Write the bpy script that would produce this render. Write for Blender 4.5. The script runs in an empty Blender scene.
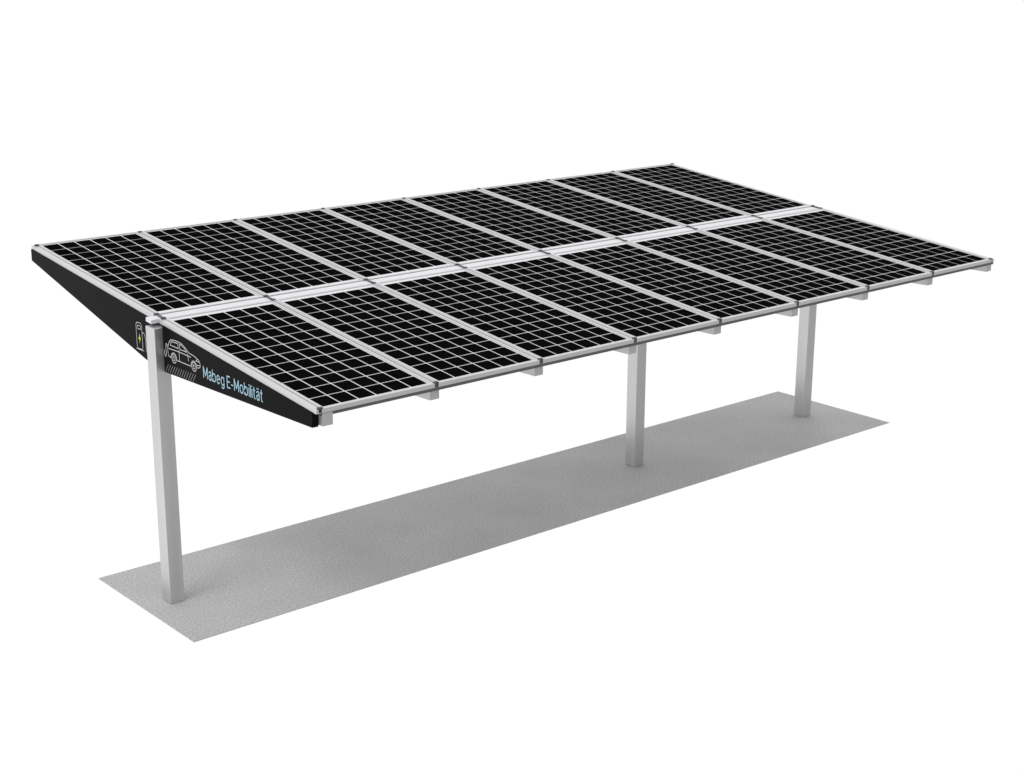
import bpy, bmesh, math, random, os
from mathutils import Matrix, Vector
C=bpy.context.collection
P=1.05; N=8
YR,ZR,YF,ZF=2.325,2.7148,-2.335,2.2278
ZV=2.4739
SL=math.atan2(ZR-ZF,YR-YF)
def ztop(y): return ZV+math.tan(SL)*y
# ---------- materials
def mat(name,col,rough=.5,metal=0,spec=.5,noise=0,scale=8,bump=0,bscale=200,detail=6,nrough=.5,stretch=None,big=0,lohi=(.3,.7)):
    m=bpy.data.materials.new(name);m.use_nodes=True;nt=m.node_tree;b=nt.nodes['Principled BSDF']
    b.inputs['Base Color'].default_value=(*col,1);b.inputs['Roughness'].default_value=rough
    b.inputs['Metallic'].default_value=metal;b.inputs['Specular IOR Level'].default_value=spec
    tc=nt.nodes.new('ShaderNodeTexCoord');vec=tc.outputs['Object']
    if stretch:
        mp=nt.nodes.new('ShaderNodeMapping');mp.inputs['Scale'].default_value=stretch
        nt.links.new(vec,mp.inputs['Vector']);vec=mp.outputs['Vector']
    if noise:
        n=nt.nodes.new('ShaderNodeTexNoise');n.inputs['Scale'].default_value=scale;n.inputs['Detail'].default_value=detail;n.inputs['Roughness'].default_value=nrough
        r=nt.nodes.new('ShaderNodeMapRange');r.inputs['From Min'].default_value=lohi[0];r.inputs['From Max'].default_value=lohi[1]
        r.inputs['To Min'].default_value=1-noise;r.inputs['To Max'].default_value=1+noise
        x=nt.nodes.new('ShaderNodeVectorMath');x.operation='SCALE';x.inputs[0].default_value=col
        nt.links.new(vec,n.inputs['Vector']);nt.links.new(n.outputs['Fac'],r.inputs['Value'])
        val=r.outputs['Result']
        if big:
            n3=nt.nodes.new('ShaderNodeTexNoise');n3.inputs['Scale'].default_value=1.3;n3.inputs['Detail'].default_value=3
            r3=nt.nodes.new('ShaderNodeMapRange');r3.inputs['From Min'].default_value=.3;r3.inputs['From Max'].default_value=.7
            r3.inputs['To Min'].default_value=1-big;r3.inputs['To Max'].default_value=1+big
            mu=nt.nodes.new('ShaderNodeMath');mu.operation='MULTIPLY'
            nt.links.new(vec,n3.inputs['Vector']);nt.links.new(n3.outputs['Fac'],r3.inputs['Value'])
            nt.links.new(val,mu.inputs[0]);nt.links.new(r3.outputs['Result'],mu.inputs[1]);val=mu.outputs['Value']
        nt.links.new(val,x.inputs['Scale']);nt.links.new(x.outputs['Vector'],b.inputs['Base Color'])
    if bump:
        n2=nt.nodes.new('ShaderNodeTexNoise');n2.inputs['Scale'].default_value=bscale;n2.inputs['Detail'].default_value=4
        bp=nt.nodes.new('ShaderNodeBump');bp.inputs['Strength'].default_value=bump;bp.inputs['Distance'].default_value=.01
        nt.links.new(vec,n2.inputs['Vector']);nt.links.new(n2.outputs['Fac'],bp.inputs['Height']);nt.links.new(bp.outputs['Normal'],b.inputs['Normal'])
    return m
M_alu=mat('anodised_aluminium',(.63,.63,.64),.33,.5,.4,.03,3)
M_rail=mat('grey_rail',(.52,.52,.53),.38,.5,.4,.04,3)
M_joint=mat('pale_joint_rail',(.76,.75,.79),.4,.1,.4,.03,3)
M_post=mat('brushed_post',(.62,.62,.62),.34,.75,.4,.05,14,.03,40,4,.5,(1,1,.06))
M_raft=mat('rafter_aluminium',(.55,.55,.55),.4,.5,.3,.04,5)
M_cell=mat('solar_cell',(.0035,.0035,.004),.5,0,.0,.2,9)
M_back=mat('white_backsheet',(.80,.80,.81),.5,0,.2,.02,3)
M_blk=mat('black_panel',(.005,.005,.0055),.4,0,.03,.2,5)
M_clamp=mat('dark_clamp',(.06,.06,.065),.5,0,.3,.1,20)
M_trim=mat('grey_edge_trim',(.12,.12,.125),.5,.2,.3,.05,10)
M_blue=mat('light_blue_print',(.40,.60,.70),.6,0,.1,.02,30)
M_white=mat('white_print',(.75,.75,.75),.6,0,.1,.02,30)
M_faint=mat('faint_print',(.26,.26,.26),.6,0,.1,.02,30)
M_yel=mat('yellow_print',(.62,.70,.08),.6,0,.1,.02,30)
M_pad=mat('concrete',(.495,.495,.50),.7,0,.3,.17,55,.35,140,3,.6,None,.06,(.4,.6))
# ---------- helpers
def box(bm,x0,x1,y0,y1,z0,z1):
    v=[bm.verts.new(p) for p in [(x0,y0,z0),(x1,y0,z0),(x1,y1,z0),(x0,y1,z0),(x0,y0,z1),(x1,y0,z1),(x1,y1,z1),(x0,y1,z1)]]
    for f in [(3,2,1,0),(4,5,6,7),(0,1,5,4),(1,2,6,5),(2,3,7,6),(3,0,4,7)]: bm.faces.new([v[i] for i in f])
def prism_x(bm,x0,x1,pts):
    a=[bm.verts.new((x0,y,z)) for y,z in pts];b=[bm.verts.new((x1,y,z)) for y,z in pts]
    bm.faces.new(a);bm.faces.new(b[::-1]);n=len(pts)
    for i in range(n): bm.faces.new([a[i],b[i],b[(i+1)%n],a[(i+1)%n]])
def obj(name,bm,m,parent=None,bevel=0):
    bmesh.ops.recalc_face_normals(bm,faces=bm.faces)
    me=bpy.data.meshes.new(name);bm.to_mesh(me);bm.free()
    for x in (m if isinstance(m,(list,tuple)) else [m]): me.materials.append(x)
    o=bpy.data.objects.new(name,me);C.objects.link(o)
    if parent: o.parent=parent
    if bevel:
        b=o.modifiers.new('bevel','BEVEL');b.width=bevel;b.segments=2;b.limit_method='ANGLE'
    return o
# ---------- ground
bm=bmesh.new();box(bm,-.3257,8.8444,-.8898,.7947,-.006,0)
g=obj('ground',bm,M_pad);g['kind']='structure';g['label']='narrow grey concrete strip under the row of posts';g['category']='ground'
# ---------- carport
root=bpy.data.objects.new('solar_carport',None);C.objects.link(root)
root['label']='open carport with sloping black solar panel roof on three square light grey posts';root['category']='carport'
YP=-.05
ZT=ztop(YP)-.060
for i,px in enumerate((-.046,5.481,8.279)):
    bm=bmesh.new();box(bm,px-.066,px+.066,YP-.074,YP+.074,0.0,ZT if i==0 else ZT-.35)
    obj('post',bm,M_post,root,.005)
FH=.034
def low(y,d0=.44,d1=.145):
    t=abs(y)/2.30;return ztop(y)-(d0*(1-t)+d1*t)
for k in range(N+1):
    x=k*P;e=.03
    if k==0: x+=.066;e=.004
    elif k==N: x-=.012
    bm=bmesh.new()
    prism_x(bm,x-.045,x+.045,[(YR-.04,ztop(YR-.04)-FH-.004),(YF+e,ztop(YF+e)-FH-.004),(YF+e,low(YF+e)+.006),(0,low(0)+.01),(YR-.04,low(YR-.04)+.01)])
    obj('rafter',bm,M_raft,root,.002)
def sloped(name,parent,x0,x1,v0,v1,w0,w1,m,bevel=0):
    bm=bmesh.new();box(bm,x0,x1,v0,v1,w0,w1);o=obj(name,bm,m,parent,bevel)
    o.location=(0,0,ZV);o.rotation_euler=(SL,0,0);return o
L=(YR-YF)/math.cos(SL)/2
v_off=((YR+YF)/2)/math.cos(SL)
VJ=v_off
GX=.018; FW=.024; GAPV=.11
sloped('joint_bed',root,.115,N*P-.030,VJ-GAPV/2+.003,VJ+GAPV/2-.003,-.075,-FH-.006,M_rail)
sloped('joint_rail',root,-.095,N*P-.045,VJ-GAPV/2+.010,VJ+GAPV/2-.010,-FH-.005,-.004,M_joint,.002)
vR,vF=v_off+L,v_off-L
ML=(L*2-GAPV)/2
cR=vR-ML/2;cF=vF+ML/2
for vc in (cR,cF):
    for k in range(1,N):
        sloped('cover_rail',root,k*P-.0115,k*P+.0115,vc-ML/2+.004,vc+ML/2-.004,-FH,.002,M_rail)
for x0,x1,xr in ((-.030,GX-.004,GX-.004),(N*P-GX+.004,N*P+.030,N*P+.008)):
    sloped('side_trim',root,x0,x1,vF+.002,VJ-GAPV/2+.006,-FH,-.004,M_alu)
    sloped('side_trim',root,x0,xr,VJ+GAPV/2-.006,vR-.002,-FH,-.004,M_alu)
for v0,v1 in ((vF+.001,vF+.03),(vR-.03,vR-.004)):
    sloped('edge_trim',root,.02,N*P+.026,v0,v1,-FH-.026,-FH-.001,M_trim)
ROWS=12
def module():
    v0,v1=-ML/2,ML/2
    bm=bmesh.new()
    box(bm,GX,P-GX,v0,v0+FW,-FH,0);box(bm,GX,P-GX,v1-FW,v1,-FH,0)
    box(bm,GX,GX+FW,v0+FW,v1-FW,-FH,0);box(bm,P-GX-FW,P-GX,v0+FW,v1-FW,-FH,0)
    f=obj('solar_panel',bm,M_alu,root)
    bm=bmesh.new();box(bm,GX+FW,P-GX-FW,v0+FW,v1-FW,-.012,-.008)
    a0,a1=GX+FW+.008,P-GX-FW-.008;b0,b1=v0+FW+.050,v1-FW-.018
    nx,ny=6,ROWS;cw=(a1-a0)/nx;ch=(b1-b0)/ny;g=.0065
    for i in range(nx):
        for j in range(ny):
            x0,x1=a0+i*cw+g,a0+(i+1)*cw-g;y0,y1=b0+j*ch+g,b0+(j+1)*ch-g
            fc=bm.faces.new([bm.verts.new(p) for p in [(x0,y0,-.0055),(x1,y0,-.0055),(x1,y1,-.0055),(x0,y1,-.0055)]]);fc.material_index=1
    s=obj('cell_sheet',bm,[M_back,M_cell],f)
    return f,s
pf,ps=module()
first=True
for r,vc in ((1,cR),(-1,cF)):
    for k in range(N):
        if first: f=pf;first=False
        else:
            f=pf.copy();C.objects.link(f);s=ps.copy();C.objects.link(s);s.parent=f
        f.parent=root
        if r==1: f.location=(k*P,vc*math.cos(SL),ZV+vc*math.sin(SL));f.rotation_euler=(SL,0,0)
        else: f.location=((k+1)*P,vc*math.cos(SL),ZV+vc*math.sin(SL));f.rotation_euler=(-SL,0,math.pi)
def clampset(name,hx,hv,w1,vs,m):
    bm=bmesh.new();box(bm,-hx,hx,-hv,hv,-.03,w1)
    pc=obj(name,bm,m,root,.001);fc=True
    for v in vs:
        for k in range(N+1):
            x=min(max(k*P,.01),N*P-.02)
            c=pc if fc else pc.copy()
            if not fc: C.objects.link(c)
            fc=False;c.parent=root
            c.location=(x,v*math.cos(SL),ZV+v*math.sin(SL));c.rotation_euler=(SL,0,0)
clampset('clamp',.020,.013,.007,(vR-.03,VJ+GAPV/2+.004,VJ-GAPV/2-.004,vF+.015),M_clamp)
clampset('bracket',.012,.034,.005,(VJ,),M_trim)
# side panels
XF0,XF1=-.040,.012
def fascia(ya,yb,label):
    bm=bmesh.new();prism_x(bm,XF0,XF1,[(ya,ztop(ya)-FH-.003),(yb,ztop(yb)-FH-.003),(yb,low(yb)),(ya,low(ya))])
    o=obj('side_fascia',bm,M_blk,root);o['label']=label;return o
fr=fascia(YP+.078,YR-.005,'black tapering side panel with the charging point drawing')
ff=fascia(YF+.045,YP-.078,'black tapering side panel with the car drawing and blue lettering')
XS=XF0-.003
def strokes(name,lines,m,parent,w=.008,fills=()):
    bm=bmesh.new();n=0
    for ln in lines:
        for (a,b) in zip(ln[:-1],ln[1:]):
            d=Vector((b[0]-a[0],b[1]-a[1]))
            if d.length<1e-6: continue
            d.normalize();q=Vector((-d.y,d.x))*w/2;e=d*w*.3;X=XS-.0002*(n%5);n+=1
            pts=[(a[0]-e.x+q.x,a[1]-e.y+q.y),(b[0]+e.x+q.x,b[1]+e.y+q.y),(b[0]+e.x-q.x,b[1]+e.y-q.y),(a[0]-e.x-q.x,a[1]-e.y-q.y)]
            bm.faces.new([bm.verts.new((X,-s,z)) for s,z in pts])
    for pl in fills: bm.faces.new([bm.verts.new((XS-.0015,-s,z)) for s,z in pl])
    return obj(name,bm,m,parent)
def circ(cx,cz,r,n=20,a0=0,a1=360,rz=None):
    rz=r if rz is None else rz
    return [(cx+r*math.cos(math.radians(a0+(a1-a0)*i/n)),cz+rz*math.sin(math.radians(a0+(a1-a0)*i/n))) for i in range(n+1)]
def curve(pts,n=6):
    o=[];q=[pts[0]]+list(pts)+[pts[-1]]
    for i in range(1,len(q)-2):
        for k in range(n):
            t=k/n;o.append(tuple(.5*(2*q[i][a]+(q[i+1][a]-q[i-1][a])*t+(2*q[i-1][a]-5*q[i][a]+4*q[i+1][a]-q[i+2][a])*t*t+(3*q[i][a]-q[i-1][a]-3*q[i+1][a]+q[i+2][a])*t**3) for a in (0,1)))
    return o+[pts[-1]]
# ---- lettering, plain single-weight sans serif
bowl=circ(.28,.36,.28,20,0,360,.36)
a_=[curve([(.05,.60),(.14,.70),(.27,.73),(.40,.69),(.46,.56),(.46,.44)],4),[(.46,.44),(.46,.0)],
    curve([(.46,.43),(.28,.41),(.10,.36),(.02,.21),(.08,.05),(.22,-.01),(.36,.05),(.46,.20)],4)]
GL={'M':(.80,[[(0,0),(0,1),(.40,.22),(.80,1),(.80,0)]]),
 'a':(.48,a_),'ä':(.48,a_+[[(.13,.93),(.13,1.0)],[(.36,.93),(.36,1.0)]]),
 'b':(.56,[bowl,[(0,0),(0,1.02)]]),
 'e':(.56,[[(.0,.38),(.56,.38)],circ(.28,.36,.28,18,3,315,.36)]),
 'g':(.56,[bowl,curve([(.56,.72),(.56,.30),(.56,-.04),(.48,-.20),(.28,-.27),(.06,-.20)],4)]),
 'E':(.55,[[(.55,1),(0,1),(0,0),(.55,0)],[(0,.53),(.50,.53)]]),
 '-':(.28,[[(0,.36),(.28,.36)]]),'o':(.58,[circ(.29,.36,.29,20,0,360,.36)]),
 'i':(.0,[[(0,0),(0,.72)],[(0,.94),(0,1.0)]]),'l':(.0,[[(0,0),(0,1.02)]]),
 't':(.30,[[(.11,.96),(.11,.14),(.17,.02),(.30,.0)],[(-.02,.72),(.28,.72)]])}
words=['Mabeg','E-Mobilität'];SP=.27;x=0;lay=[]
for wd in words:
    ls=[]
    for ch in wd:
        wch,st=GL[ch]
        ls+=[[(px+x,pz) for px,pz in ln] for ln in st];x+=wch+SP
    x+=.34;lay.append(ls)
tot=x-.34-SP
sx=.865/tot;H=.089
for ls in lay:
    o=strokes('lettering',[[(.768+px*sx,2.132+pz*H) for px,pz in ln] for ln in ls],M_blue,ff,.0098)
    o['label']='light blue lettering on the black side panel'
# ---- car drawing
S0,Z0,CW=.205,2.160,.520
def c(u,v): return (S0+u*CW,Z0+v*CW*.90)
top=[c(.015,.07),c(0,.13),c(.005,.22),c(.035,.285)]+curve([c(*p) for p in [(.035,.285),(.085,.355),(.14,.378),(.30,.390),(.44,.378),(.53,.345),(.665,.268)]],4)+curve([c(*p) for p in [(.665,.268),(.82,.245),(.94,.208),(.992,.155),(.985,.09),(.92,.06)]],4)
win1=[c(.09,.275),c(.125,.345),c(.335,.358),c(.345,.270),c(.09,.275)]
win2=[c(.385,.357),c(.45,.35),c(.52,.32),c(.605,.265),c(.39,.268),c(.385,.357)]
sill=[c(.28,.045),c(.71,.045)];rear=[c(.015,.07),c(.09,.055)]
x1,x2=.185,.805
w1=circ(*c(x1,.055),.036);w2=circ(*c(x2,.055),.036);h1=circ(*c(x1,.055),.017,12);h2=circ(*c(x2,.055),.017,12)
a1=circ(*c(x1,.055),.047,12,0,180);a2=circ(*c(x2,.055),.047,12,0,180)
belt=[c(.03,.205),c(.36,.215),c(.72,.205)];d1=[c(.36,.25),c(.36,.06)];d2=[c(.62,.25),c(.645,.12)]
lamp=[c(.90,.205),c(.87,.175),c(.965,.175)];bumper=[c(.90,.105),c(.978,.115)]
co_=strokes('car_drawing',[top,win1,win2,sill,rear,w1,w2,h1,h2,a1,a2,d1,d2,belt,lamp,bumper],M_white,ff,.0050)
co_['label']='white line drawing of a car'
hat=[]
for i in range(13):
    s0=.150+.037*i;zb=low(-s0)+.012
    hat.append([(s0,zb),(s0+.050,zb+.066)])
strokes('ground_hatching',hat,M_faint,ff,.0055)
strokes('cable_drawing',[curve([(.148,2.230),(.152,2.190),(.168,2.180),(.178,2.21),(.176,2.26),(.184,2.288),(.198,2.280),(.208,2.265)])],M_white,ff,.0055)
def rr(s0,s1,z0,z1,r=.015):
    pts=[]
    for cx,cz,a in ((s1-r,z1-r,0),(s0+r,z1-r,90),(s0+r,z0+r,180),(s1-r,z0+r,270)): pts+=circ(cx,cz,r,4,a,a+90)
    return pts+[pts[0]]
D=.022
pu=[rr(-.345+D,-.245+D,2.150,2.375,.028),rr(-.325+D,-.265+D,2.322,2.350,.010),
    curve([(-.245+D,2.30),(-.208+D,2.295),(-.190+D,2.25),(-.186+D,2.17),(-.160+D,2.125),(-.125,2.15),(-.118,2.22),(-.085,2.25)],8),
    [(-.36+D,2.145),(-.230+D,2.145)]]
po=strokes('charging_point_drawing',pu,M_white,fr,.0046);po['label']='white line drawing of a charging point'
strokes('bolt_symbol',[],M_yel,fr,.008,[[(s_+D-.004,z_) for s_,z_ in q] for q in ([(-.284,2.285),(-.306,2.233),(-.288,2.233),(-.282,2.240),(-.270,2.244),(-.279,2.250)],[(-.288,2.233),(-.299,2.192),(-.270,2.244),(-.282,2.240)])])
# ---------- world: white studio surround, dimmer on the side behind the viewer
w=bpy.data.worlds.new('World');bpy.context.scene.world=w;w.use_nodes=True
nt=w.node_tree;bg=nt.nodes['Background'];bg.inputs['Color'].default_value=(1,1,1,1)
tc=nt.nodes.new('ShaderNodeTexCoord');dp=nt.nodes.new('ShaderNodeVectorMath');dp.operation='DOT_PRODUCT'
dp.inputs[1].default_value=Vector((.35,-.95,0)).normalized()
mr=nt.nodes.new('ShaderNodeMapRange');mr.inputs['From Min'].default_value=.35;mr.inputs['From Max'].default_value=.75
mr.inputs['To Min'].default_value=1.02;mr.inputs['To Max'].default_value=.5
nt.links.new(tc.outputs['Generated'],dp.inputs[0]);nt.links.new(dp.outputs['Value'],mr.inputs['Value']);nt.links.new(mr.outputs['Result'],bg.inputs['Strength'])
l=bpy.data.lights.new('sun','SUN');l.energy=.6;l.angle=math.radians(25)
lo=bpy.data.objects.new('sun',l);C.objects.link(lo)
lo.rotation_euler=Vector((-.6,-.1,1)).to_track_quat('Z','Y').to_euler()
cam=bpy.data.cameras.new('camera');co=bpy.data.objects.new('camera',cam);C.objects.link(co)
rx,ro,rz=1.2889,.0041,-.7078
R=Matrix.Rotation(rz,4,'Z')@Matrix.Rotation(rx,4,'X')@Matrix.Rotation(ro,4,'Z')
co.matrix_world=Matrix.Translation((-5.8637,-11.2826,5.4812))@R
cam.sensor_width=36;cam.lens=1563.4355*36/1024;cam.clip_end=500
s=bpy.context.scene;s.camera=co
s.view_settings.view_transform='Standard';s.view_settings.look='None';s.view_settings.exposure=0
